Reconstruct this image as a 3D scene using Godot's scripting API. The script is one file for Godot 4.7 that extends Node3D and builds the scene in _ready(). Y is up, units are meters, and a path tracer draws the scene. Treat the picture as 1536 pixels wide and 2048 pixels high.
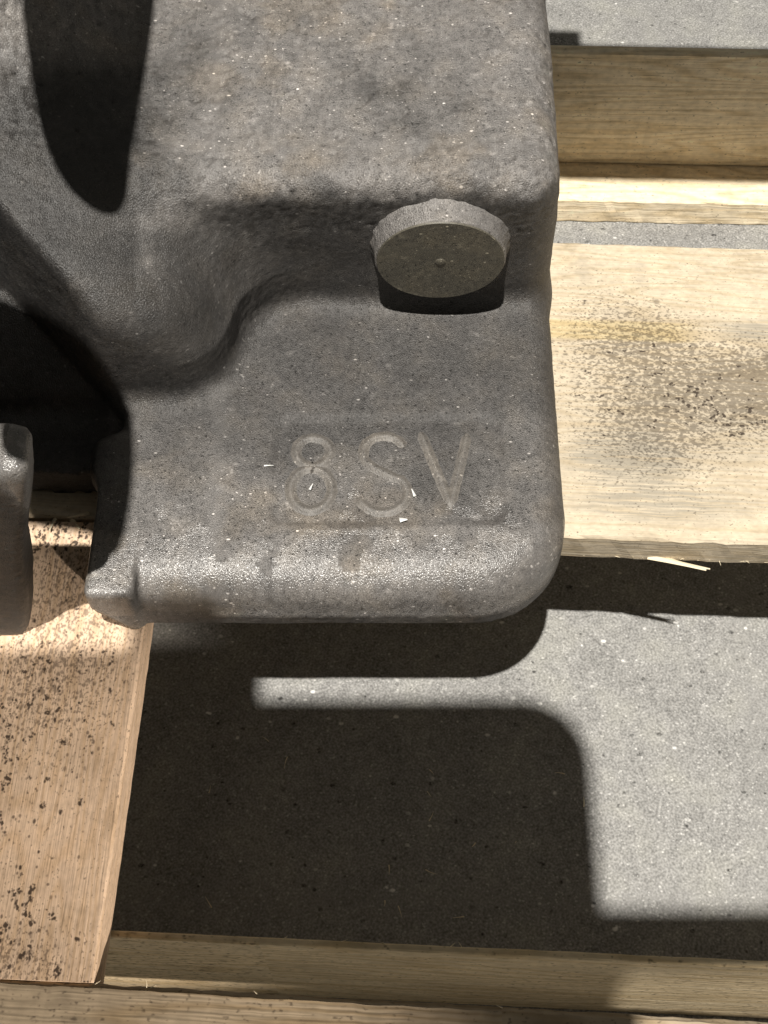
extends Node3D
# Corner of a rough iron casting standing on a wooden pallet over a concrete floor. Metres; floor at y = 0, pallet deck at y = DECK.

const DECK := 0.150
var rng := RandomNumberGenerator.new()
var lut := PackedByteArray()

# ------------------------------------------------------------------ helpers
func tag(o, label: String, category: String, group := ""):
	o.set_meta("label", label)
	o.set_meta("category", category)
	if group != "":
		o.set_meta("group", group)
	return o

func put(called: String, mesh: Mesh, mat: Material, parent: Node) -> MeshInstance3D:
	var o := MeshInstance3D.new()
	o.name = called
	o.mesh = mesh
	if mat:
		o.material_override = mat
	parent.add_child(o, true)
	return o

func noise(s: int, f: float, kind := FastNoiseLite.TYPE_SIMPLEX_SMOOTH, oct := 3) -> FastNoiseLite:
	var n := FastNoiseLite.new()
	n.seed = s
	n.frequency = f
	n.noise_type = kind
	n.fractal_octaves = oct
	return n

func noise_bytes(s: int, w: int, h: int, fx: float, fy: float, oct := 3, kind := FastNoiseLite.TYPE_SIMPLEX_SMOOTH) -> PackedByteArray:
	# anisotropic noise: drawn at a smaller size along the slower axis and stretched
	var m: float = max(fx, fy)
	var sw: int = max(8, int(w * fx / m))
	var sh: int = max(8, int(h * fy / m))
	var n := noise(s, m, kind, oct)
	var img := n.get_image(sw, sh, false, false, true)
	if sw != w or sh != h:
		img.resize(w, h, Image.INTERPOLATE_CUBIC)
	return img.get_data()

func seamless_bytes(s: int, w: int, h: int, f: float, oct := 3, kind := FastNoiseLite.TYPE_SIMPLEX_SMOOTH) -> PackedByteArray:
	return noise(s, f, kind, oct).get_seamless_image(w, h, false, false, 0.12, true).get_data()

func make_lut():
	lut.resize(4097)
	for i in 4097:
		lut[i] = int(clampf(Color(i / 4096.0, 0, 0).linear_to_srgb().r * 255.0 + 0.5, 0, 255))

func b8(v: float) -> int:
	return lut[int(clampf(v, 0.0, 1.0) * 4096.0)]

func to_tex(w: int, h: int, data: PackedByteArray, fmt := Image.FORMAT_RGB8) -> ImageTexture:
	var img := Image.create_from_data(w, h, false, fmt, data)
	img.generate_mipmaps()
	return ImageTexture.create_from_image(img)

func bump_tex(w: int, h: int, data: PackedByteArray, amount: float) -> ImageTexture:
	var img := Image.create_from_data(w, h, false, Image.FORMAT_L8, data)
	img.convert(Image.FORMAT_RGB8)
	img.bump_map_to_normal_map(amount)
	img.generate_mipmaps()
	return ImageTexture.create_from_image(img)

# ------------------------------------------------------------------ materials
var iron: StandardMaterial3D
var iron_smooth: StandardMaterial3D
var iron_worn: StandardMaterial3D
var iron_letter: StandardMaterial3D
var wood_wide: StandardMaterial3D
var wood_left: StandardMaterial3D
var wood_plain: StandardMaterial3D
var wood_rail: StandardMaterial3D
var wood_side: StandardMaterial3D
var concrete: StandardMaterial3D
var pale_chip: StandardMaterial3D
var metal_chip: StandardMaterial3D

func stamp(a: PackedFloat32Array, w: int, h: int, cx: float, cy: float, r: float, v: float, stretch := 1.0):
	# adds a soft round (or stretched) spot to a float map that wraps round
	var rx := r * stretch
	for j in range(int(cy - r) - 1, int(cy + r) + 2):
		for i in range(int(cx - rx) - 1, int(cx + rx) + 2):
			var q := Vector2((i - cx) / rx, (j - cy) / r).length()
			if q < 1.0:
				var k: int = posmod(j, h) * w + posmod(i, w)
				a[k] += v * minf(1.0, (1.0 - q) * 2.0)

func make_iron():
	var w := 1024
	var h := 1024
	var big := seamless_bytes(11, w, h, 0.006, 3)
	var mid := seamless_bytes(12, w, h, 0.035, 3)
	var fine := seamless_bytes(13, w, h, 0.24, 2)
	var pit := seamless_bytes(14, w, h, 0.07, 2)
	var spot := PackedFloat32Array()
	spot.resize(w * h)
	for k in 9000:  # pale dust specks and glints painted into the albedo
		var sx := rng.randf() * w
		var sy := rng.randf() * h
		if rng.randf() > (big[int(sy) * w + int(sx)] / 255.0 - 0.2) * 1.3:
			continue
		stamp(spot, w, h, sx, sy, rng.randf_range(0.8, 1.7), rng.randf_range(0.08, 0.5), rng.randf_range(0.7, 1.8))
	for k in 60: # pale scuffs
		var ux := rng.randf() * w
		var uy := rng.randf() * h
		for e in rng.randi_range(5, 22):
			stamp(spot, w, h, ux, uy, rng.randf_range(1.5, 7.0), rng.randf_range(0.01, 0.05), rng.randf_range(0.8, 2.0))
			ux += rng.randfn() * 5.0
			uy += rng.randfn() * 5.0
	for k in 150:
		stamp(spot, w, h, rng.randf() * w, rng.randf() * h, rng.randf_range(1.7, 3.2), rng.randf_range(0.35, 0.8), rng.randf_range(0.8, 2.0))
	var data := PackedByteArray()
	data.resize(w * h * 3)
	var hm := PackedByteArray()
	hm.resize(w * h)
	for k in w * h:
		var b := big[k] / 255.0 - 0.5
		var m := mid[k] / 255.0 - 0.5
		var f := fine[k] / 255.0 - 0.5
		var p := maxf(0.0, 0.265 - pit[k] / 255.0) * 4.5
		var v := 0.150 + b * 0.05 + m * 0.10 + f * 0.26
		v = maxf(0.03, v * (1.0 - minf(0.75, p * 1.2)))
		var s := spot[k]
		v += s
		var warm := maxf(b, -0.05) * 0.14 * (1.0 - minf(1.0, s * 4.0))
		data[k * 3] = b8(v * (1.05 + warm))
		data[k * 3 + 1] = b8(v * (0.985 + warm * 0.4))
		data[k * 3 + 2] = b8(v * (0.935 - warm * 0.5))
		hm[k] = int(clampf(118 + f * 160 + m * 50 - p * 110 + s * 60, 0, 255))
	iron = StandardMaterial3D.new()
	iron.albedo_texture = to_tex(w, h, data)
	iron.normal_enabled = true
	iron.normal_texture = bump_tex(w, h, hm, 5.0)
	iron.normal_scale = 1.15
	iron.uv1_triplanar = true
	iron.uv1_scale = Vector3.ONE * 5.6
	iron.roughness = 0.56
	iron.metallic = 0.0
	iron.metallic_specular = 0.55
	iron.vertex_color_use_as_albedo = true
	iron_worn = iron.duplicate()
	iron_worn.roughness = 0.34
	iron_worn.metallic_specular = 0.95
	iron_worn.normal_scale = 0.8
	iron_smooth = iron.duplicate()
	iron_smooth.normal_scale = 0.2
	iron_smooth.roughness = 0.5
	iron_smooth.albedo_color = Color(0.80, 0.79, 0.72)
	iron_smooth.uv1_offset = Vector3(0.37, 0.21, 0.6)
	iron_letter = iron.duplicate()
	iron_letter.albedo_color = Color(0.86, 0.85, 0.83)
	iron_letter.normal_scale = 0.45
	iron_letter.uv1_offset = Vector3(0.11, 0.43, 0.29)

func make_concrete():
	var w := 1024
	var h := 1024
	var big := seamless_bytes(31, w, h, 0.008, 3)
	var mid := seamless_bytes(32, w, h, 0.05, 3)
	var fine := seamless_bytes(33, w, h, 0.2, 2)
	var spot := PackedFloat32Array()
	spot.resize(w * h)
	for k in 15000:
		stamp(spot, w, h, rng.randf() * w, rng.randf() * h, rng.randf_range(0.8, 1.9), rng.randf_range(0.04, 0.2), rng.randf_range(0.8, 1.6))
	for k in 130:
		stamp(spot, w, h, rng.randf() * w, rng.randf() * h, rng.randf_range(1.8, 3.8), rng.randf_range(0.1, 0.45), rng.randf_range(0.8, 1.7))
	for k in 500:
		stamp(spot, w, h, rng.randf() * w, rng.randf() * h, rng.randf_range(1.5, 4.0), -rng.randf_range(0.04, 0.16), rng.randf_range(0.8, 1.7))
	for k in 150: # short curly scratches
		var x := rng.randf() * w
		var y := rng.randf() * h
		var a := rng.randf() * TAU
		var turn := rng.randf_range(-0.25, 0.25)
		var v := rng.randf_range(0.04, 0.10)
		for q in rng.randi_range(8, 26):
			stamp(spot, w, h, x, y, 1.1, v)
			x += cos(a) * 1.5
			y += sin(a) * 1.5
			a += turn
	var data := PackedByteArray()
	data.resize(w * h * 3)
	for k in w * h:
		var b := big[k] / 255.0 - 0.5
		var m := mid[k] / 255.0 - 0.5
		var f := fine[k] / 255.0 - 0.5
		var v := clampf(0.265 + b * 0.08 + m * 0.10 + f * 0.26 + spot[k] * 1.1, 0.05, 0.85)
		data[k * 3] = b8(v * 1.015)
		data[k * 3 + 1] = b8(v)
		data[k * 3 + 2] = b8(v * (0.965 - maxf(b, 0.0) * 0.08))
	concrete = StandardMaterial3D.new()
	concrete.albedo_texture = to_tex(w, h, data)
	concrete.uv1_triplanar = true
	concrete.uv1_scale = Vector3.ONE * 2.6
	concrete.roughness = 0.75
	concrete.metallic_specular = 0.3

# One plank's wood. px per mm gives the picture size; stains is a list of [kind, u mm, v mm, size, strength].
func make_wood(s: int, w: int, h: int, ppm: float, base: Color, stains: Array, ring := 0.16, contrast := 1.0) -> StandardMaterial3D:
	var ring_n := noise_bytes(s + 1, w, h, 0.0012, 0.012, 2)
	var fib := noise_bytes(s + 2, w, h, 0.012, 0.32, 2)
	var saw := noise_bytes(s + 3, w, h, 0.004, 0.15, 2)
	var big := noise_bytes(s + 4, w, h, 0.004, 0.007, 3)
	var dots := noise_bytes(s + 5, w, h, 0.10, 0.16, 3)
	var blot := noise_bytes(s + 8, w, h, 0.05, 0.08, 3)
	var grime := noise_bytes(s + 6, w, h, 0.02, 0.03, 3)
	var dark := PackedFloat32Array()
	dark.resize(w * h)
	var dirt := PackedFloat32Array()
	dirt.resize(w * h)
	var ochre := PackedFloat32Array()
	ochre.resize(w * h)
	var grey := PackedFloat32Array()
	grey.resize(w * h)
	for st in stains:
		var cx: float = st[1] * ppm
		var cy: float = st[2] * ppm
		var r: float = st[3] * ppm
		match st[0]:
			"dirt":
				soft(dirt, w, h, cx, cy, r * st[5], r, st[4])
			"grey":
				soft(grey, w, h, cx, cy, r * st[5], r, st[4])
			"ochre":
				band(ochre, w, h, cx, cy, r * st[5], r, st[4])
			"knot":
				stamp(dark, w, h, cx, cy, r, st[4])
			"blob":
				for q in int(st[5]):
					var bx := cx + rng.randfn() * r * 0.8
					var by := cy + rng.randfn() * r * 0.5
					for e in rng.randi_range(4, 14):
						stamp(dark, w, h, bx, by, rng.randf_range(0.3, 0.8) * ppm, st[4] * rng.randf_range(0.5, 1.0), rng.randf_range(0.8, 1.6))
						bx += rng.randfn() * ppm * 0.7
						by += rng.randfn() * ppm * 0.5
			"spots":
				for q in int(st[5]):
					var a := rng.randf() * TAU
					var rr := r * sqrt(rng.randf())
					stamp(dark, w, h, cx + cos(a) * rr * 1.7, cy + sin(a) * rr, rng.randf_range(0.35, 0.95) * ppm, st[4] * rng.randf_range(0.4, 1.0), rng.randf_range(0.7, 1.7))
	var data := PackedByteArray()
	data.resize(w * h * 3)
	var hm := PackedByteArray()
	hm.resize(w * h)
	for k in w * h:
		var y := k / w
		var rn := ring_n[k] / 255.0
		var rings := sin((y / ppm * ring + rn * 9.0) * TAU * 0.5)
		rings = rings * 0.5 + 0.5
		rings = rings * rings
		var f := fib[k] / 255.0 - 0.5
		var sw := saw[k] / 255.0 - 0.5
		var b := big[k] / 255.0 - 0.5
		var v := 1.0 + (grime[k] / 255.0 - 0.5) * 0.20 + (blot[k] / 255.0 - 0.5) * 0.26 + contrast * (-0.13 * rings + 0.20 * f + 0.12 * sw) + b * 0.22
		var thr := 0.25 + dirt[k] * 0.26 + (grime[k] / 255.0 - 0.5) * 0.22
		var d := clampf((thr - dots[k] / 255.0) * 7.0, 0.0, 1.0)
		var bl := clampf((dirt[k] * 0.46 + 0.13 - blot[k] / 255.0) * 6.0, 0.0, 1.0)
		d = maxf(d * 0.62, bl * 0.55)
		d = maxf(d, clampf(dirt[k] * 0.16 + f * 0.15, 0.0, 0.2))
		d = maxf(d, clampf(dark[k], 0.0, 0.9))
		v *= 1.0 - d
		var o := ochre[k]
		var g := clampf(grey[k] * (0.7 + sw * 1.6 + f), 0.0, 0.8)
		var r0 := base.r * v * (1.0 - rings * 0.02 * contrast)
		var g0 := base.g * v * (1.0 - rings * 0.07 * contrast) * (1.0 - o * 0.07)
		var b0 := base.b * v * (1.0 - rings * 0.16 * contrast) * (1.0 - o * 0.33)
		var gm := 0.27
		r0 = lerpf(r0, gm * 1.10 * (1.0 - d), g)
		g0 = lerpf(g0, gm * (1.0 - d), g)
		b0 = lerpf(b0, gm * 0.82 * (1.0 - d), g)
		data[k * 3] = b8(r0 + d * 0.022)
		data[k * 3 + 1] = b8(g0 + d * 0.014)
		data[k * 3 + 2] = b8(b0 + d * 0.012)
		hm[k] = int(clampf(128 + f * 110 + sw * 120 - rings * 18, 0, 255))
	var m := StandardMaterial3D.new()
	m.albedo_texture = to_tex(w, h, data)
	m.normal_enabled = true
	m.normal_texture = bump_tex(w, h, hm, 2.2)
	m.normal_scale = 0.5
	m.roughness = 0.8
	m.metallic_specular = 0.25
	m.set_meta("mm", Vector2(w / ppm, h / ppm))
	return m

func soft(a: PackedFloat32Array, w: int, h: int, cx: float, cy: float, rx: float, ry: float, v: float):
	for j in range(maxi(0, int(cy - ry)), mini(h, int(cy + ry) + 1)):
		for i in range(maxi(0, int(cx - rx)), mini(w, int(cx + rx) + 1)):
			var q := Vector2((i - cx) / rx, (j - cy) / ry).length_squared()
			if q < 1.0:
				a[j * w + i] += v * (1.0 - q) * (1.0 - q)

func band(a: PackedFloat32Array, w: int, h: int, cx: float, cy: float, rx: float, ry: float, v: float):
	for j in range(maxi(0, int(cy - ry)), mini(h, int(cy + ry) + 1)):
		var e := clampf((1.0 - absf(j - cy) / ry) * 4.0, 0.0, 1.0)
		for i in range(maxi(0, int(cx - rx)), mini(w, int(cx + rx) + 1)):
			a[j * w + i] += v * e * clampf((1.0 - absf(i - cx) / rx) * 3.0, 0.0, 1.0)

# ------------------------------------------------------------------ planks
# A plank along its own x, its top at y = 0, its middle on z = 0. Edges are chamfered and wander a little; the far top edge can slope away.
func plank(length: float, width: float, thick: float, mat: StandardMaterial3D, s: int, wobble := 0.0006, chamfer := 0.0012, back_slope := 0.0, u0 := 0.0, v0 := 0.0) -> ArrayMesh:
	var st := SurfaceTool.new()
	st.begin(Mesh.PRIMITIVE_TRIANGLES)
	st.set_smooth_group(-1)
	var n := noise(s, 60.0, FastNoiseLite.TYPE_SIMPLEX_SMOOTH, 3)
	var segs := int(clampf(length / 0.004, 8, 160))
	var hw := width / 2
	var c := chamfer
	var mm: Vector2 = mat.get_meta("mm") * 0.001
	var prof: Array[Vector2] = [Vector2(-hw, -c - back_slope), Vector2(-hw + c, -back_slope), Vector2(-hw * 0.5, -back_slope * 0.5), Vector2(0, 0), Vector2(hw * 0.5, 0), Vector2(hw - c, 0), Vector2(hw, -c), Vector2(hw, -thick * 0.5), Vector2(hw, -thick + c), Vector2(hw - c, -thick), Vector2(-hw + c, -thick), Vector2(-hw, -thick + c)]
	if back_slope == 0.0:
		prof[2].y = 0
	var vs := PackedFloat32Array()
	var run := 0.0
	for k in 13:
		vs.append((run + v0) / mm.y)
		if k < 12:
			run += prof[k].distance_to(prof[(k + 1) % 12])
	var rows := []
	for i in segs + 1:
		var x := -length / 2 + length * i / segs
		var row := PackedVector3Array()
		for k in 12:
			var p := prof[k]
			var j := wobble * (1.0 if absf(p.x) > hw * 0.7 else 0.35)
			row.append(Vector3(x + (n.get_noise_2d(k * 7.0, 3.1) * wobble * 1.5 if (i == 0 or i == segs) else 0.0), p.y + n.get_noise_2d(x, k * 0.37 + 5.0) * j * 0.7, p.x + n.get_noise_2d(x + 9.0, k * 0.21) * j))
		rows.append(row)
	for i in segs:
		var ua := (float(i) / segs * length + u0) / mm.x
		var ub := (float(i + 1) / segs * length + u0) / mm.x
		for k in 12:
			var k2 := (k + 1) % 12
			quad(st, rows[i][k], rows[i + 1][k], rows[i + 1][k2], rows[i][k2], Vector2(ua, vs[k]), Vector2(ub, vs[k]), Vector2(ub, vs[k + 1]), Vector2(ua, vs[k + 1]))
	for e in [0, segs]:
		var mid := Vector3(-length / 2 if e == 0 else length / 2, -thick / 2, 0)
		for k in 12:
			var a: Vector3 = rows[e][k]
			var b: Vector3 = rows[e][(k + 1) % 12]
			if e == 0:
				tri(st, mid, b, a, Vector2(mid.y, mid.z) * 3, Vector2(b.y, b.z) * 3, Vector2(a.y, a.z) * 3)
			else:
				tri(st, mid, a, b, Vector2(mid.y, mid.z) * 3, Vector2(a.y, a.z) * 3, Vector2(b.y, b.z) * 3)
	st.generate_normals()
	st.generate_tangents()
	return st.commit()

func tri(st: SurfaceTool, a: Vector3, b: Vector3, c: Vector3, ua := Vector2.ZERO, ub := Vector2.ZERO, uc := Vector2.ZERO):
	st.set_uv(ua)
	st.add_vertex(a)
	st.set_uv(ub)
	st.add_vertex(b)
	st.set_uv(uc)
	st.add_vertex(c)

func quad(st: SurfaceTool, a: Vector3, b: Vector3, c: Vector3, d: Vector3, ua := Vector2.ZERO, ub := Vector2.ZERO, uc := Vector2.ZERO, ud := Vector2.ZERO):
	tri(st, a, b, c, ua, ub, uc)
	tri(st, a, c, d, ua, uc, ud)

# a thin tapered, bent splinter from the origin towards dir
func splinter(st: SurfaceTool, at: Vector3, dir: Vector3, length: float, wide: float, bend: Vector3):
	var side := dir.cross(Vector3.UP).normalized()
	if side.length() < 0.5:
		side = Vector3.RIGHT
	var up := side.cross(dir).normalized()
	var last := []
	for i in 4:
		var t := i / 3.0
		var p := at + dir * length * t + bend * t * t
		var r := wide * (1.0 - 0.75 * t) * 0.5
		var ring := [p + side * r, p + up * r * 0.7, p - side * r, p - up * r * 0.7]
		if i > 0:
			for k in 4:
				quad(st, last[k], ring[k], ring[(k + 1) % 4], last[(k + 1) % 4])
		last = ring
	tri(st, last[0], last[1], last[2])
	tri(st, last[0], last[2], last[3])

func splinter_mesh(dir: Vector3, length: float, wide: float, bend: Vector3) -> ArrayMesh:
	var st := SurfaceTool.new()
	st.begin(Mesh.PRIMITIVE_TRIANGLES)
	st.set_smooth_group(-1)
	splinter(st, Vector3.ZERO, dir, length, wide, bend)
	st.generate_normals()
	return st.commit()

# ------------------------------------------------------------------ the casting, as a distance field in millimetres: x to the right, y above the deck, d away from the viewer
var lump: FastNoiseLite
var grit: FastNoiseLite

func smin(a: float, b: float, k: float) -> float:
	var h := maxf(k - absf(a - b), 0.0) / k
	return minf(a, b) - h * h * k * 0.25

func cone(x: float, y: float, d: float, a: Vector3, b: Vector3, ra: float, rb: float) -> float:
	var p := Vector3(x, y, d) - a
	var v := b - a
	var t := clampf(p.dot(v) / v.length_squared(), 0.0, 1.0)
	return (p - v * t).length() - lerpf(ra, rb, t)

func rbox(x: float, y: float, d: float, x0: float, x1: float, y0: float, y1: float, d0: float, d1: float, r: float) -> float:
	var qx := maxf(x0 - x, x - x1) + r
	var qy := maxf(y0 - y, y - y1) + r
	var qd := maxf(d0 - d, d - d1) + r
	return Vector3(maxf(qx, 0), maxf(qy, 0), maxf(qd, 0)).length() + minf(maxf(qx, maxf(qy, qd)), 0.0) - r

func foot_shape(x: float, y: float, d: float) -> float:
	# plan: a rectangle with one large round corner at the right front
	var x1 := 87.0 - y * 0.03
	var r := 46.0 if (x > 20.0 and d < 372.0) else 6.0
	var qx := maxf(-128.0 - x, x - x1) + r
	var front := 261.0 + maxf(12.0 - y, 0.0) * 0.16 + maxf(y - 14.0, 0.0) * 0.22
	var qd := maxf(front - d, d - 480.0) + r
	var plan := Vector2(maxf(qx, 0), maxf(qd, 0)).length() + minf(maxf(qx, qd), 0.0) - r
	var top := 38.0 + (d - 300.0) * 0.012
	var rr := 15.0
	var a := plan + rr
	var b := (y - top) + rr
	return Vector2(maxf(a, 0), maxf(b, 0)).length() + minf(maxf(a, b), 0.0) - rr

func casting(x: float, y: float, d: float) -> float:
	var v := foot_shape(x, y, d)
	# lip along the slot
	v = smin(v, rbox(x, y, d, -135.5, -113.0, -9.0, 38.8, 259.5, 372.0, 3.0), 2.5)
	if d < 350.0:
		v = maxf(v, (-x - 119.0) * 0.83 - y * 0.55)
	# the body rises behind the foot and leans out a little; a rounded buttress swells out at the left
	var lean := (y - 38.0) * 0.14
	var up := rbox(x + y * 0.045, y - (d - 430.0) * 0.05, d + lean, -420.0, 87.0, -20.0, 137.0, 427.0, 660.0, 16.0)
	up = smin(up, rbox(x + maxf(y - 70.0, 0.0) * 0.45, y - maxf(-x - 110.0, 0.0) * 0.35, d + (y - 38.0) * 0.15, -300.0, -74.0, -20.0, 122.0, 367.0, 520.0, 30.0), 44.0)
	v = smin(v, up, 13.0)
	# the barrel, high at the far left, sweeps down into the buttress
	v = smin(v, cone(x, y, d, Vector3(-232, 186, 590), Vector3(-190, 88, 436), 98, 60), 34.0)
	v = smin(v, rbox(x, y, d, -330.0, -120.0, -9.0, 28.0, 336.0, 480.0, 6.0), 9.0)
	v = smin(v, rbox(x, y, d, -180.0, -124.0, 20.0, 42.0, 320.0, 346.0, 8.0), 7.0) if d > 300.0 and y > 8.0 else v
	# void between the foot and the left arm
	var edge := -127.0 - 13.0 * (1.0 - smoothstep(338.0, 352.0, d)) - maxf(d - 358.0, 0.0) * 1.12
	var hole := maxf(maxf(x - edge, (d - 408.0)), 276.0 - d)
	hole = maxf(hole, 22.0 + maxf(d - 352.0, 0.0) * 0.9 - y)
	v = -smin(-v, hole, 7.0)
	# left arm: a wall with an undercut right flank
	var flank := (x + 169.0 - y * 0.245 - 1.0 * sin(y * 0.05)) * 0.97
	var lean_d := d + y * 0.095
	var arm := -smin(-flank, -(y - 172.0 - (d - 245.0) * 0.08), 7.0)
	arm = -smin(-arm, -(257.0 - lean_d), 7.0)
	arm = -smin(-arm, -(lean_d - 281.0 - maxf(-x - 190.0, 0.0)), 7.0)
	arm = maxf(arm, -330.0 - x)
	v = smin(v, arm, 14.0)
	# shallow sunk panel for the lettering
	var px := absf(x - 2.0) - 55.0
	var pd := absf(d - 326.5 - (x - 2.0) * 0.01) - 30.0
	var panel := Vector2(maxf(px + 8.0, 0), maxf(pd + 8.0, 0)).length() + minf(maxf(px + 8.0, pd + 8.0), 0.0) - 8.0
	v = v + 2.0 * (1.0 - smoothstep(-3.5, 2.5, panel)) * smoothstep(20.0, 30.0, y) * (1.0 - smoothstep(46.0, 56.0, y))
	v = maxf(v, -y)
	if absf(v) < 8.0:
		v += lump.get_noise_3d(x, y, d) * (0.6 + 0.5 * smoothstep(360.0, 430.0, d))
		var rough := 0.3 + 0.15 * smoothstep(300.0, 400.0, d) + 0.8 * smoothstep(98.0, 128.0, y) * smoothstep(400.0, 420.0, d) + (0.6 if x < -138.0 else 0.0)
		v += grit.get_noise_3d(x, y, d) * 0.55 * rough
		if d > 405.0 and y > 100.0:
			v += maxf(0.0, lump.get_noise_3d(x * 7.0, y * 7.0, d * 7.0) - 0.22) * 3.2 * smoothstep(405.0, 430.0, d)
	return v

func net(lo: Vector3, hi: Vector3, c: float) -> ArrayMesh:
	var nx := int(ceil((hi.x - lo.x) / c))
	var ny := int(ceil((hi.y - lo.y) / c))
	var nz := int(ceil((hi.z - lo.z) / c))
	nx += (4 - nx % 4) % 4
	ny += (4 - ny % 4) % 4
	nz += (4 - nz % 4) % 4
	var sx := 1
	var sy := nx + 1
	var sz := (nx + 1) * (ny + 1)
	var g := PackedFloat32Array()
	g.resize(sz * (nz + 1))
	g.fill(1e9)
	var blocks := []
	for bz in nz / 4:
		for by in ny / 4:
			for bx in nx / 4:
				var m := lo + Vector3(bx * 4 + 2, by * 4 + 2, bz * 4 + 2) * c
				if absf(casting(m.x, m.y, m.z)) < c * 5.2:
					blocks.append(Vector3i(bx * 4, by * 4, bz * 4))
	for b in blocks:
		for k in range(b.z, b.z + 5):
			for j in range(b.y, b.y + 5):
				var at: int = k * sz + j * sy + b.x
				for i in 5:
					if g[at + i] > 1e8:
						g[at + i] = casting(lo.x + (b.x + i) * c, lo.y + j * c, lo.z + k * c)
	var vid := {}
	var pos := PackedVector3Array()
	var nor := PackedVector3Array()
	var off := [0, sx, sy, sx + sy, sz, sx + sz, sy + sz, sx + sy + sz]
	var pairs := [[0, 1], [2, 3], [4, 5], [6, 7], [0, 2], [1, 3], [4, 6], [5, 7], [0, 4], [1, 5], [2, 6], [3, 7]]
	var corner := [Vector3(0, 0, 0), Vector3(1, 0, 0), Vector3(0, 1, 0), Vector3(1, 1, 0), Vector3(0, 0, 1), Vector3(1, 0, 1), Vector3(0, 1, 1), Vector3(1, 1, 1)]
	for b in blocks:
		for k in range(b.z, b.z + 4):
			for j in range(b.y, b.y + 4):
				for i in range(b.x, b.x + 4):
					var at: int = k * sz + j * sy + i
					var inside := 0
					for q in 8:
						if g[at + off[q]] < 0.0:
							inside += 1
					if inside == 0 or inside == 8:
						continue
					var sum := Vector3.ZERO
					var cnt := 0
					for e in pairs:
						var a: float = g[at + off[e[0]]]
						var d: float = g[at + off[e[1]]]
						if (a < 0.0) != (d < 0.0):
							sum += corner[e[0]].lerp(corner[e[1]], a / (a - d))
							cnt += 1
					vid[at] = pos.size()
					var p := lo + (Vector3(i, j, k) + sum / cnt) * c
					pos.append(p)
	for p in pos:
		var e := 0.9
		var a := casting(p.x + e, p.y - e, p.z - e)
		var b := casting(p.x - e, p.y - e, p.z + e)
		var c2 := casting(p.x - e, p.y + e, p.z - e)
		var d := casting(p.x + e, p.y + e, p.z + e)
		nor.append(Vector3(a - b - c2 + d, -a - b + c2 + d, -(-a + b - c2 + d)).normalized())
	var idx := PackedInt32Array()
	for b in blocks:
		for k in range(b.z, b.z + 4):
			for j in range(b.y, b.y + 4):
				for i in range(b.x, b.x + 4):
					var at: int = k * sz + j * sy + i
					var a: float = g[at]
					for axis in 3:
						var o: int = [sx, sy, sz][axis]
						var u: int = [sy, sz, sx][axis]
						var w: int = [sz, sx, sy][axis]
						var other := g[at + o]
						if (a < 0.0) == (other < 0.0) or other > 1e8:
							continue
						if not (vid.has(at) and vid.has(at - u) and vid.has(at - w) and vid.has(at - u - w)):
							continue
						var q := [vid[at - u - w], vid[at - w], vid[at], vid[at - u]]
						if a < 0.0:
							idx.append_array([q[0], q[1], q[2], q[0], q[2], q[3]])
						else:
							idx.append_array([q[0], q[2], q[1], q[0], q[3], q[2]])
	# sooty dust on the back of the foot, shade painted dark into the body's front and left side, blotchy at its edges; the foot's front is worn bare
	var soot_shade := noise(57, 0.012, FastNoiseLite.TYPE_SIMPLEX_SMOOTH, 4)
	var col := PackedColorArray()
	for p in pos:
		var n := soot_shade.get_noise_3dv(p)
		var n2 := soot_shade.get_noise_3d(p.x * 1.7 + 300.0, p.y * 1.7, p.z * 1.7)
		var n3 := soot_shade.get_noise_3d(p.x * 4.0, p.y * 4.0 + 500.0, p.z * 4.0)
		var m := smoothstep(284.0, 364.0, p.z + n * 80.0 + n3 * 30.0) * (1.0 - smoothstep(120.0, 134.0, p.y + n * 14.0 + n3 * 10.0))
		var left := smoothstep(-66.0, -118.0, p.x + n3 * 20.0) * (1.0 - (smoothstep(150.0, 190.0, p.y + n * 30.0) if p.z > 320.0 else smoothstep(150.0, 166.0, p.y))) * (smoothstep(352.0, 372.0, p.z) if p.x > -137.0 else 1.0) * (1.0 - smoothstep(470.0, 540.0, p.z + n * 40.0))  # shade of buttress, barrel and arm put into the colour
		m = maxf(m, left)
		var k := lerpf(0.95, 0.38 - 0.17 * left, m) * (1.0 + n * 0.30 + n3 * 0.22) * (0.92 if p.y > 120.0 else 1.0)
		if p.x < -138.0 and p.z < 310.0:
			k *= 0.62  # left arm darkened further in its colour to stand for shade
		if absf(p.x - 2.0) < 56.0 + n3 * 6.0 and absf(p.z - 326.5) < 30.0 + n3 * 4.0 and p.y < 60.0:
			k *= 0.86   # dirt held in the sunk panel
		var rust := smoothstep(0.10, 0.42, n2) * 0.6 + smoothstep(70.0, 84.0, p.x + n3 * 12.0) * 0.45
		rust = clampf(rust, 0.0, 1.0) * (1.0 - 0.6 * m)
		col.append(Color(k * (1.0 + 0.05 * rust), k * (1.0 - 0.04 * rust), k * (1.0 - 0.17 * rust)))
	# the rim of the foot's front, handled smooth: its triangles make the second surface
	var parts := [PackedInt32Array(), PackedInt32Array()]
	for t in range(0, idx.size(), 3):
		var p := pos[idx[t]]
		var wear := p.z + soot_shade.get_noise_3d(p.x * 3.0, p.y * 3.0, p.z * 3.0) * 46.0
		var which := 1 if (wear < 292.0 and p.x > -136.0 and p.y > 16.0) else 0
		parts[which].append_array([idx[t], idx[t + 1], idx[t + 2]])
	for i in pos.size():
		pos[i] = Vector3(pos[i].x, pos[i].y, -pos[i].z) * 0.001
	var arr := []
	arr.resize(Mesh.ARRAY_MAX)
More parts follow.
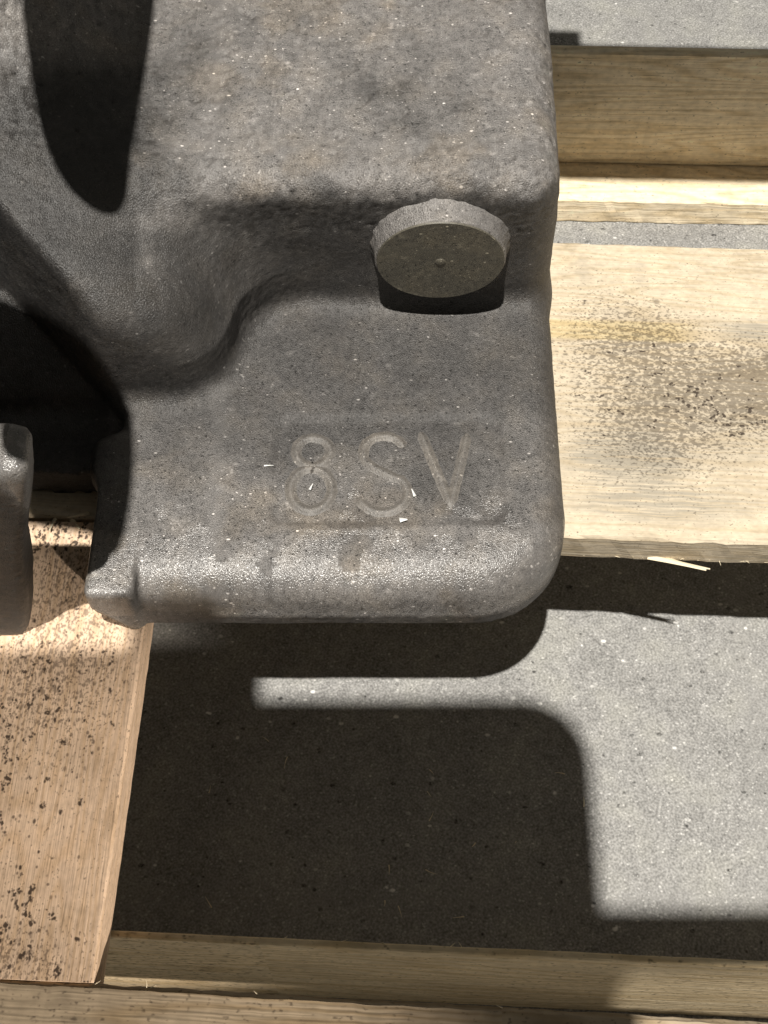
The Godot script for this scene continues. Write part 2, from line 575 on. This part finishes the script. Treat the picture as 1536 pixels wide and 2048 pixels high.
	arr[Mesh.ARRAY_VERTEX] = pos
	arr[Mesh.ARRAY_NORMAL] = nor
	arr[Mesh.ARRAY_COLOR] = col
	var mesh := ArrayMesh.new()
	for q in 2:
		arr[Mesh.ARRAY_INDEX] = parts[q]
		mesh.add_surface_from_arrays(Mesh.PRIMITIVE_TRIANGLES, arr)
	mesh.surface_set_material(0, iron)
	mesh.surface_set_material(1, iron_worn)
	return mesh

# round boss: a lathe about y, its face at y = 0 looking up, collar flaring below
func boss_mesh() -> ArrayMesh:
	var prof: Array[Vector2] = [Vector2(0, -0.0003), Vector2(0.012, -0.0002), Vector2(0.024, 0.0), Vector2(0.0300, -0.0001), Vector2(0.0308, -0.0006), Vector2(0.0311, -0.0016), Vector2(0.0314, -0.006), Vector2(0.0330, -0.010), Vector2(0.0345, -0.014), Vector2(0.0362, -0.018), Vector2(0.0385, -0.0220), Vector2(0.042, -0.027)]
	var st := SurfaceTool.new()
	st.begin(Mesh.PRIMITIVE_TRIANGLES)
	var n := noise(77, 130.0, FastNoiseLite.TYPE_SIMPLEX_SMOOTH, 3)
	var segs := 120
	var rings := []
	for k in prof.size():
		var ring := PackedVector3Array()
		for i in segs:
			var a := TAU * i / segs
			var p := Vector3(cos(a) * prof[k].x, prof[k].y, sin(a) * prof[k].x)
			var amp := 0.0 if k < 4 else (0.0004 if k < 6 else 0.0026 * smoothstep(5.0, 9.0, k))
			p += Vector3(cos(a), 0.3, sin(a)) * n.get_noise_3dv(p) * amp
			ring.append(p)
		rings.append(ring)
	for k in prof.size() - 1:
		st.set_smooth_group(1 if k < 3 else 2)
		for i in segs:
			var j := (i + 1) % segs
			quad(st, rings[k][i], rings[k][j], rings[k + 1][j], rings[k + 1][i])
	st.index()
	st.generate_normals()
	return st.commit()

# a raised stroke: a low rounded ridge along a path on the plate
func stroke(path: PackedVector2Array, wide: float, high: float, closed := false) -> ArrayMesh:
	var st := SurfaceTool.new()
	st.begin(Mesh.PRIMITIVE_TRIANGLES)
	st.set_smooth_group(1)
	var n := path.size()
	var rows := []
	for i in n:
		var a := path[(i - 1 + n) % n] if (closed or i > 0) else path[i]
		var b := path[(i + 1) % n] if (closed or i < n - 1) else path[i]
		var t := (b - a).normalized()
		var s := Vector2(-t.y, t.x)
		var row := PackedVector3Array()
		var tip := 1.0
		if not closed and (i == 0 or i == n - 1):
			tip = 0.45
		for k in 9:
			var q := (k / 8.0) * 2.0 - 1.0
			var o := path[i] + s * q * wide * 0.5 * tip
			row.append(Vector3(o.x, plate_height(o) + high * tip * (cos(q * PI) * 0.5 + 0.5) - 0.0001, -o.y))
		rows.append(row)
	for i in (n if closed else n - 1):
		for k in 8:
			quad(st, rows[i][k], rows[(i + 1) % n][k], rows[(i + 1) % n][k + 1], rows[i][k + 1])
	st.index()
	st.generate_normals()
	return st.commit()

# height of the casting's top surface over a plan point, in metres
func plate_height(p: Vector2) -> float:
	var y := 38.5
	for k in 4:
		y -= casting(p.x * 1000.0, y, p.y * 1000.0)
	return y * 0.001

func arc(path: PackedVector2Array, c: Vector2, rx: float, ry: float, a0: float, a1: float, steps: int):
	for i in steps + 1:
		var a := deg_to_rad(lerpf(a0, a1, float(i) / steps))
		path.append(c + Vector2(cos(a) * rx, sin(a) * ry))

func mm2(p: PackedVector2Array) -> PackedVector2Array:
	var o := PackedVector2Array()
	for v in p:
		o.append(v * 0.001)
	return o

func _ready():
	rng.seed = 20240
	# ---------------- camera, air, lamps
	var cam := Camera3D.new()
	cam.name = "camera"
	cam.position = Vector3(0, DECK + 0.563, 0)
	cam.rotation_degrees = Vector3(-60, 0, 0)
	cam.fov = 43.0
	cam.near = 0.01
	cam.far = 60.0
	add_child(cam)
	var env := Environment.new()
	env.background_mode = Environment.BG_COLOR
	env.background_color = Color(0.37, 0.362, 0.34)
	env.background_energy_multiplier = 1.0
	env.tonemap_mode = Environment.TONE_MAPPER_LINEAR
	env.tonemap_exposure = 1.0
	env.sdfgi_enabled = true
	env.ssao_enabled = true
	env.ssil_enabled = true
	var we := WorldEnvironment.new()
	we.name = "world_environment"
	we.environment = env
	add_child(we)
	# hall lamp, high behind the viewer
	var lamp := SpotLight3D.new()
	lamp.name = "hall_lamp"
	add_child(lamp)
	lamp.position = Vector3(-0.18, 3.54, 0.53)
	lamp.look_at(Vector3(0.02, 0.1, -0.35), Vector3.FORWARD)
	lamp.light_color = Color(1.0, 0.98, 0.945)
	lamp.light_energy = 25.0
	lamp.spot_angle = 42.0
	lamp.spot_attenuation = 2.0
	lamp.spot_range = 12.0
	lamp.light_size = 0.022
	lamp.shadow_enabled = true
	# small warm lamp added at the front to brighten the near left of the pallet
	var fill_spot := SpotLight3D.new()
	fill_spot.name = "fill_lamp"
	add_child(fill_spot)
	fill_spot.position = Vector3(0.90, 1.09, 1.35)
	fill_spot.look_at(Vector3(-0.105, 0.15, -0.10), Vector3.UP)
	fill_spot.light_color = Color(1.0, 0.95, 0.89)
	fill_spot.light_energy = 6.6
	fill_spot.spot_angle = 3.4
	fill_spot.spot_attenuation = 2.0
	fill_spot.spot_angle_attenuation = 0.5
	fill_spot.spot_range = 8.0
	fill_spot.light_size = 0.03
	fill_spot.shadow_enabled = true

	# ---------------- materials
	make_lut()
	make_iron()
	make_concrete()
	wood_wide = make_wood(100, 2016, 800, 4.0, Color(0.56, 0.48, 0.362), [
		["dirt", 205, 96, 62, 0.85, 1.5], ["dirt", 270, 98, 44, 1.0, 1.4], ["dirt", 175, 55, 45, 0.5, 1.3], ["dirt", 190, 140, 40, 0.45, 1.6], ["dirt", -70, 90, 70, 0.5, 2.0],
		["grey", 175, 145, 26, 1.0, 1.7], ["grey", 200, 130, 75, 0.4, 1.6], ["dirt", 210, 110, 85, 0.25, 1.8], ["blob", 222, 104, 22, 0.85, 46], ["blob", 180, 108, 24, 0.75, 16], ["blob", 232, 116, 12, 0.9, 24], ["blob", 160, 60, 30, 0.6, 6], ["blob", 195, 84, 8, 0.7, 5], ["grey", 250, 60, 12, 0.9, 3.0], ["grey", 158, 20, 16, 0.4, 0.35], ["grey", 190, 22, 22, 0.45, 0.3], ["grey", 275, 78, 12, 0.9, 2.4], ["grey", 190, 172, 16, 0.8, 4.5], ["grey", -210, 60, 30, 0.8, 3.0],
		["ochre", 170, 63, 7.5, 0.7, 7.0], ["knot", 198, 42, 2.4, 0.5], ["knot", 278, 98, 7, 0.5],
		["spots", 230, 100, 28, 0.8, 46], ["spots", 190, 105, 22, 0.7, 18], ["spots", 260, 112, 16, 0.85, 22], ["spots", 230, 70, 30, 0.6, 10]], 0.12, 0.75)
	wood_left = make_wood(200, 880, 600, 4.0, Color(0.68, 0.51, 0.37), [
		["dirt", 175, 100, 70, 0.75, 1.0], ["dirt", 120, 90, 60, 0.55, 0.8], ["dirt", 6, 85, 60, 0.9, 0.45],
		["spots", 150, 105, 34, 0.7, 170], ["spots", 115, 92, 30, 0.85, 150], ["spots", 80, 100, 30, 0.7, 60], ["spots", 14, 85, 30, 0.9, 120],
		["blob", 112, 84, 26, 0.8, 46], ["blob", 98, 72, 22, 0.85, 40], ["blob", 130, 104, 22, 0.6, 26], ["blob", 12, 88, 22, 0.95, 60], ["blob", 4, 74, 22, 0.95, 70], ["blob", 3, 108, 20, 0.8, 24]], 0.10, 0.8)
	wood_plain = make_wood(300, 1024, 256, 2.4, Color(0.92, 0.79, 0.58), [], 0.14, 1.0)
	wood_rail = make_wood(400, 1024, 300, 2.2, Color(0.36, 0.29, 0.205), [
		["dirt", 160, 60, 80, 0.3, 2.0], ["dirt", 300, 60, 80, 0.35, 2.0], ["spots", 250, 60, 60, 0.5, 60]], 0.12, 1.1)
	wood_side = make_wood(500, 1024, 300, 2.2, Color(0.66, 0.54, 0.36), [
		["dirt", 380, 60, 140, 0.3, 2.4], ["spots", 400, 60, 110, 0.6, 160]], 0.16, 1.0)
	metal_chip = StandardMaterial3D.new()
	metal_chip.albedo_color = Color(0.86, 0.86, 0.85)
	metal_chip.roughness = 0.45
	pale_chip = StandardMaterial3D.new()
	pale_chip.albedo_color = Color(0.88, 0.83, 0.72)
	pale_chip.roughness = 0.8

	# ---------------- setting
	var floor_mesh := PlaneMesh.new()
	floor_mesh.size = Vector2(8, 8)
	var fl := put("floor", floor_mesh, concrete, self)
	fl.set_meta("kind", "structure")
	tag(fl, "grey speckled concrete floor under the pallet", "floor")

	build_pallet()
	build_casting()
	build_added_tablet()
	build_debris()

func build_pallet():
	var pal := Node3D.new()
	pal.name = "wooden_pallet"
	add_child(pal)
	pal.position = Vector3(0, 0, -0.4)
	tag(pal, "raw pine pallet with dirty boards under the iron casting", "pallet")
	var yaw := deg_to_rad(-2.5)
	# deck board across the frame, under the casting
	var wide := place_board(pal, "deck_board", plank(0.84, 0.192, 0.0215, wood_wide, 5, 0.0008, 0.0014, 0.0, -0.37), wood_wide, Vector3(0.0, 0.15, -0.411), yaw)
	wide.set_meta("label", "wide pale deck board spotted with dark dirt, right of the casting")
	# left board, running towards the viewer
	var left := place_board(pal, "deck_board", plank(0.2175, 0.135, 0.0215, wood_left, 6, 0.0003, 0.0011), wood_left, Vector3(-0.1835, 0.15, -0.2115), PI / 2 + deg_to_rad(-2.2))
	left.set_meta("label", "pinkish short deck board with sooty specks below the casting")
	# board along the bottom edge of the picture
	var rail := place_board(pal, "deck_board", plank(0.84, 0.11, 0.0215, wood_rail, 7, 0.0007, 0.0022), wood_rail, Vector3(0.0, 0.1505, -0.0385), deg_to_rad(-3.1))
	rail.set_meta("label", "front deck board along the bottom edge")
	# thin boards standing on edge
	var near_side := place_board(pal, "side_board", plank(0.84, 0.0032, 0.125, wood_side, 9, 0.0003, 0.0007, 0.0, 0.1), wood_side, Vector3(0.0, 0.1265, -0.1195), deg_to_rad(-2.6))
	near_side.set_meta("label", "thin board standing on edge near the bottom of the picture")
	var far_side := place_board(pal, "side_board", plank(0.84, 0.014, 0.099, wood_plain, 10, 0.0004, 0.001, 0.016, 0.2, 0.03), wood_plain, Vector3(0.2, 0.121, -0.697), deg_to_rad(-1.6))
	far_side.set_meta("label", "brown shaded board standing on edge at the far side")
	# boards lying on the floor
	var bottom := place_board(pal, "bottom_board", plank(0.84, 0.11, 0.0218, wood_plain, 11, 0.0010, 0.001, 0.0, 0.33, 0.05), wood_plain, Vector3(0.2, 0.022, -0.7085), deg_to_rad(-1.5))
	bottom.set_meta("label", "bright pine board lying on the floor at the far side")
	# blocks out at the ends and under the casting
	for p in [Vector3(-0.36, 0.128, -0.43), Vector3(0.37, 0.128, -0.395), Vector3(-0.02, 0.128, -0.45)]:
		place_board(pal, "block", plank(0.10, 0.09, 0.1275, wood_plain, 13), wood_plain, p, yaw)
	# splinters along the sawn edges
	var rows := [[wide, -0.03, 0.40, 0.0955, -0.019, 70], [rail, -0.20, 0.15, -0.0545, -0.001, 5], [near_side, -0.13, 0.15, -0.0012, -0.0005, 7], [bottom, -0.10, 0.12, 0.0545, -0.019, 16]]
	for r in rows:
		for q in r[5]:
			var toward: float = sign(r[3])
			var flat := rng.randf_range(-1.2, 1.2)
			var dir := Vector3(flat, rng.randf_range(-0.1, 0.35), toward * rng.randf_range(0.08, 0.42)).normalized()
			var m := splinter_mesh(dir, rng.randf_range(0.0012, 0.0036), rng.randf_range(0.0003, 0.0006), Vector3(rng.randf_range(-1, 1), rng.randf_range(-0.3, 0.5), 0) * 0.001)
			var o := put("splinter", m, pale_chip, r[0])
			o.position = Vector3(rng.randf_range(r[1], r[2]), r[4] + rng.randf_range(-0.0006, 0.0006), r[3])
	# a torn edge where the short board meets it, seen through the notch
	for q in 9:
		var m0 := splinter_mesh(Vector3(rng.randf_range(-1, 1), 0.25, rng.randf_range(0.1, 0.6)).normalized(), rng.randf_range(0.006, 0.013), rng.randf_range(0.0016, 0.0034), Vector3(0, 0.001, 0.001))
		put("splinter", m0, pale_chip, wide).position = Vector3(rng.randf_range(-0.165, -0.135), rng.randf_range(-0.008, 0.002), 0.0935)
	var m1 := splinter_mesh(Vector3(0.95, 0.05, 0.22), 0.030, 0.0040, Vector3(0.0, 0.0, 0.001))
	var m2 := splinter_mesh(Vector3(0.97, 0.02, 0.18), 0.024, 0.0028, Vector3(0.0, -0.001, -0.0005))
	var s1 := put("splinter", m1, pale_chip, wide)
	s1.position = Vector3(0.138, -0.0185, 0.0950)
	var s2 := put("splinter", m2, pale_chip, wide)
	s2.position = Vector3(0.146, -0.0195, 0.0965)

func place_board(parent: Node3D, called: String, mesh: ArrayMesh, mat: Material, at: Vector3, turn: float) -> MeshInstance3D:
	var o := put(called, mesh, mat, parent)
	o.position = at - parent.position
	o.rotation.y = turn
	return o

func build_casting():
	lump = noise(51, 0.018, FastNoiseLite.TYPE_SIMPLEX_SMOOTH, 2)
	grit = noise(52, 0.21, FastNoiseLite.TYPE_SIMPLEX_SMOOTH, 2)
	var c := Node3D.new()
	c.name = "iron_casting"
	add_child(c)
	c.position = Vector3(0, DECK + 0.0004, 0)
	tag(c, "rough grey iron machine casting with a rounded foot marked 8SV on the pallet", "casting")
	var t := Time.get_ticks_msec()
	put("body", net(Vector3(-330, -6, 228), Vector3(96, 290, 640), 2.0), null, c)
	print("casting ms ", Time.get_ticks_msec() - t)
	var boss := put("boss", boss_mesh(), iron, c)
	boss.position = Vector3(0.0266, 0.0905, -0.4093)
	boss.rotation_degrees = Vector3(96, 0, 0)
	var face := CylinderMesh.new()
	face.top_radius = 0.0300
	face.bottom_radius = 0.0304
	face.height = 0.0016
	face.radial_segments = 96
	var fo := put("boss_face", face, iron_smooth, boss)
	fo.position = Vector3(0, -0.0002, 0)
	var nib := SphereMesh.new()
	nib.radius = 0.0027
	nib.height = 0.0016
	put("centre_nib", nib, iron_smooth, boss).position = Vector3(0, 0.0005, 0)
	# unseen plates added above the view, shaped to shade parts of the foot, the body and the floor
	for u in [["blocker_plate", [[-330, 302], [-137, 302], [-136, 272], [-118, 272], [-121, 342], [-138, 366], [-190, 404], [-330, 404]], 0.9088, Vector2(-16.4, -48.3), 2],
			["blocker_wedge", [[-110, 660], [-109, 520], [-111, 456], [-112, 422], [-124, 416], [-142, 432], [-154, 470], [-160, 540], [-158, 660]], 0.9088, Vector2(-16.4, -48.3), 2],
			["blocker_bar", [[60, 697], [520, 685], [520, 832], [158, 843], [158, 859], [60, 862]], 0.8446, Vector2(-28, -82.4), 0]]:
		var pg := PackedVector2Array()
		for q in u[1]:
			var v: Vector2 = Vector2(q[0], q[1]) * u[2] + u[3]
			pg.append(v * 0.001)
		for pass_no in u[4]:   # round the corners off
			var cut := PackedVector2Array()
			for k in pg.size():
				var a := pg[k]
				var b := pg[(k + 1) % pg.size()]
				cut.append(a.lerp(b, 0.25))
				cut.append(a.lerp(b, 0.75))
			pg = cut
		var part := CSGPolygon3D.new()
		part.name = u[0]
		part.polygon = pg
		part.depth = 0.03
		part.rotation_degrees.x = -90
		part.position.y = 0.40
		part.material = iron
		c.add_child(part)
	# raised characters on the sunk panel
	var eight := PackedVector2Array()
	arc(eight, Vector2(-34.0, 337.0), 8.2, 8.0, -90, 270, 36)
	var eight_low := PackedVector2Array()
	arc(eight_low, Vector2(-34.4, 316.4), 9.8, 11.4, 90, 450, 44)
	var y0 := 0.0
	var e8 := put("raised_eight", stroke(mm2(eight), 0.0060, 0.0013, true), iron_letter, c)
	e8.position.y = y0
	var e8b := put("lower_loop", stroke(mm2(eight_low), 0.0060, 0.0013, true), iron_letter, e8)
	e8b.position.y = 0.00005
	var es := PackedVector2Array()
	arc(es, Vector2(0.0, 336.5), 10.0, 9.5, 18, 218, 22)
	es.append_array(PackedVector2Array([Vector2(-4.2, 327.6), Vector2(0.4, 325.4), Vector2(5.2, 322.6)]))
	arc(es, Vector2(-0.6, 314.6), 11.6, 10.6, 40, -165, 24)
	put("raised_letter_s", stroke(mm2(es), 0.0060, 0.0013), iron_letter, c).position.y = y0
	var ev := PackedVector2Array()
	for k in 15:
		ev.append(Vector2(17.6, 348.0).lerp(Vector2(31.4, 308.0), k / 14.0))
	for k in range(1, 15):
		ev.append(Vector2(31.4, 308.0).lerp(Vector2(40.4, 347.5), k / 14.0))
	put("raised_letter_v", stroke(mm2(ev), 0.0060, 0.0013), iron_letter, c).position.y = y0

func build_added_tablet():
	# unseen tablet added above the view to shade the near left
	var t := Node3D.new()
	t.name = "added_tablet"
	add_child(t)
	t.position = Vector3(-0.092, DECK + 0.680, 0.0135)
	tag(t, "unseen black tablet with round corners added above the pallet for its shadow", "tablet")
	var w := 0.140
	var d := 0.1075
	var r := 0.030
	var pts := PackedVector2Array()
	for q in [[Vector2(w - r, d - r), 0.0], [Vector2(-w + r, d - r), 90.0], [Vector2(-w + r, -d + r), 180.0], [Vector2(w - r, -d + r), 270.0]]:
		arc(pts, q[0], r, r, q[1], q[1] + 90.0, 12)
	var shell := CSGPolygon3D.new()
	shell.name = "shell"
	shell.polygon = pts
	shell.depth = 0.006
	shell.rotation_degrees.x = -90
	var m := StandardMaterial3D.new()
	m.albedo_color = Color(0.05, 0.05, 0.055)
	m.roughness = 0.5
	shell.material = m
	t.add_child(shell)
	var gl := StandardMaterial3D.new()
	gl.albedo_color = Color(0.02, 0.02, 0.025)
	gl.roughness = 0.15
	var tab := CSGPolygon3D.new()  # added out of view, ends the strip of light on the floor
	tab.name = "added_shade_tab"
	tab.polygon = PackedVector2Array([Vector2(-0.041, 0.104), Vector2(-0.0055, 0.104), Vector2(-0.0055, 0.1228), Vector2(-0.041, 0.1228)])
	tab.depth = 0.004
	tab.rotation_degrees.x = -90
	tab.position.y = 0.001
	tab.material = m
	t.add_child(tab)
	var added_shade_strip := BoxMesh.new()  # added out of view to shade the floor behind the near side board
	added_shade_strip.size = Vector3(0.22, 0.002, 0.025)
	put("added_shade_strip", added_shade_strip, m, t).position = Vector3(0.242, 0.003, -0.002)
	var pane := BoxMesh.new()
	pane.size = Vector3(0.262, 0.0006, 0.197)
	put("screen", pane, gl, t).position = Vector3(0, 0.0064, 0)

func build_debris():
	# chips and fibres lying about, each its own thing: x, z from the picture's middle, height, length mm, width mm, turn
	var on_iron := [
		["bright metal sliver on the foot just below the boss, left", -0.0375, 0.0388, -0.4085, 4.0, 1.4, 0.4],
		["pale sliver on the dark buttress left of the foot", -0.1305, 0.0385, -0.383, 3.4, 1.3, -0.3],
		["white sliver standing inside the lower loop of the eight", -0.0350, 0.0384, -0.3150, 4.0, 1.1, 1.2],
		["white grit lump under the letter S on the foot", 0.0073, 0.0385, -0.2985, 3.6, 2.6, 0.2],
		["pale chip between the letters S and V, low", 0.0145, 0.0383, -0.3115, 4.6, 1.4, 1.9],
		["thin curled pale fibre left of the eight", -0.0570, 0.0390, -0.3280, 4.6, 0.8, 0.1]]
	for q in on_iron:
		var st := splinter_mesh(Vector3(cos(q[6]), 0.03, -sin(q[6])), q[4] * 0.001, q[5] * 0.001, Vector3(0, 0.0003, 0.0006))
		var o := put("metal_chip", st, metal_chip, self)
		o.position = Vector3(q[1], DECK + q[2], q[3])
		tag(o, q[0], "chip")
	for k in 16:
		var a := rng.randf() * TAU
		var x := rng.randf_range(-0.10, 0.12)
		var z := -rng.randf_range(0.16, 0.28)
		var st := splinter_mesh(Vector3(cos(a), 0.04, sin(a)), rng.randf_range(0.0025, 0.007), rng.randf_range(0.0005, 0.0009), Vector3(rng.randf_range(-1, 1), 0, rng.randf_range(-1, 1)) * 0.0015)
		var o := put("wood_fibre", st, pale_chip, self)
		o.position = Vector3(x, 0.0006, z)
		tag(o, "tiny pale wood fibre lying on the shaded concrete floor", "fibre", "wood fibres on the shaded floor")
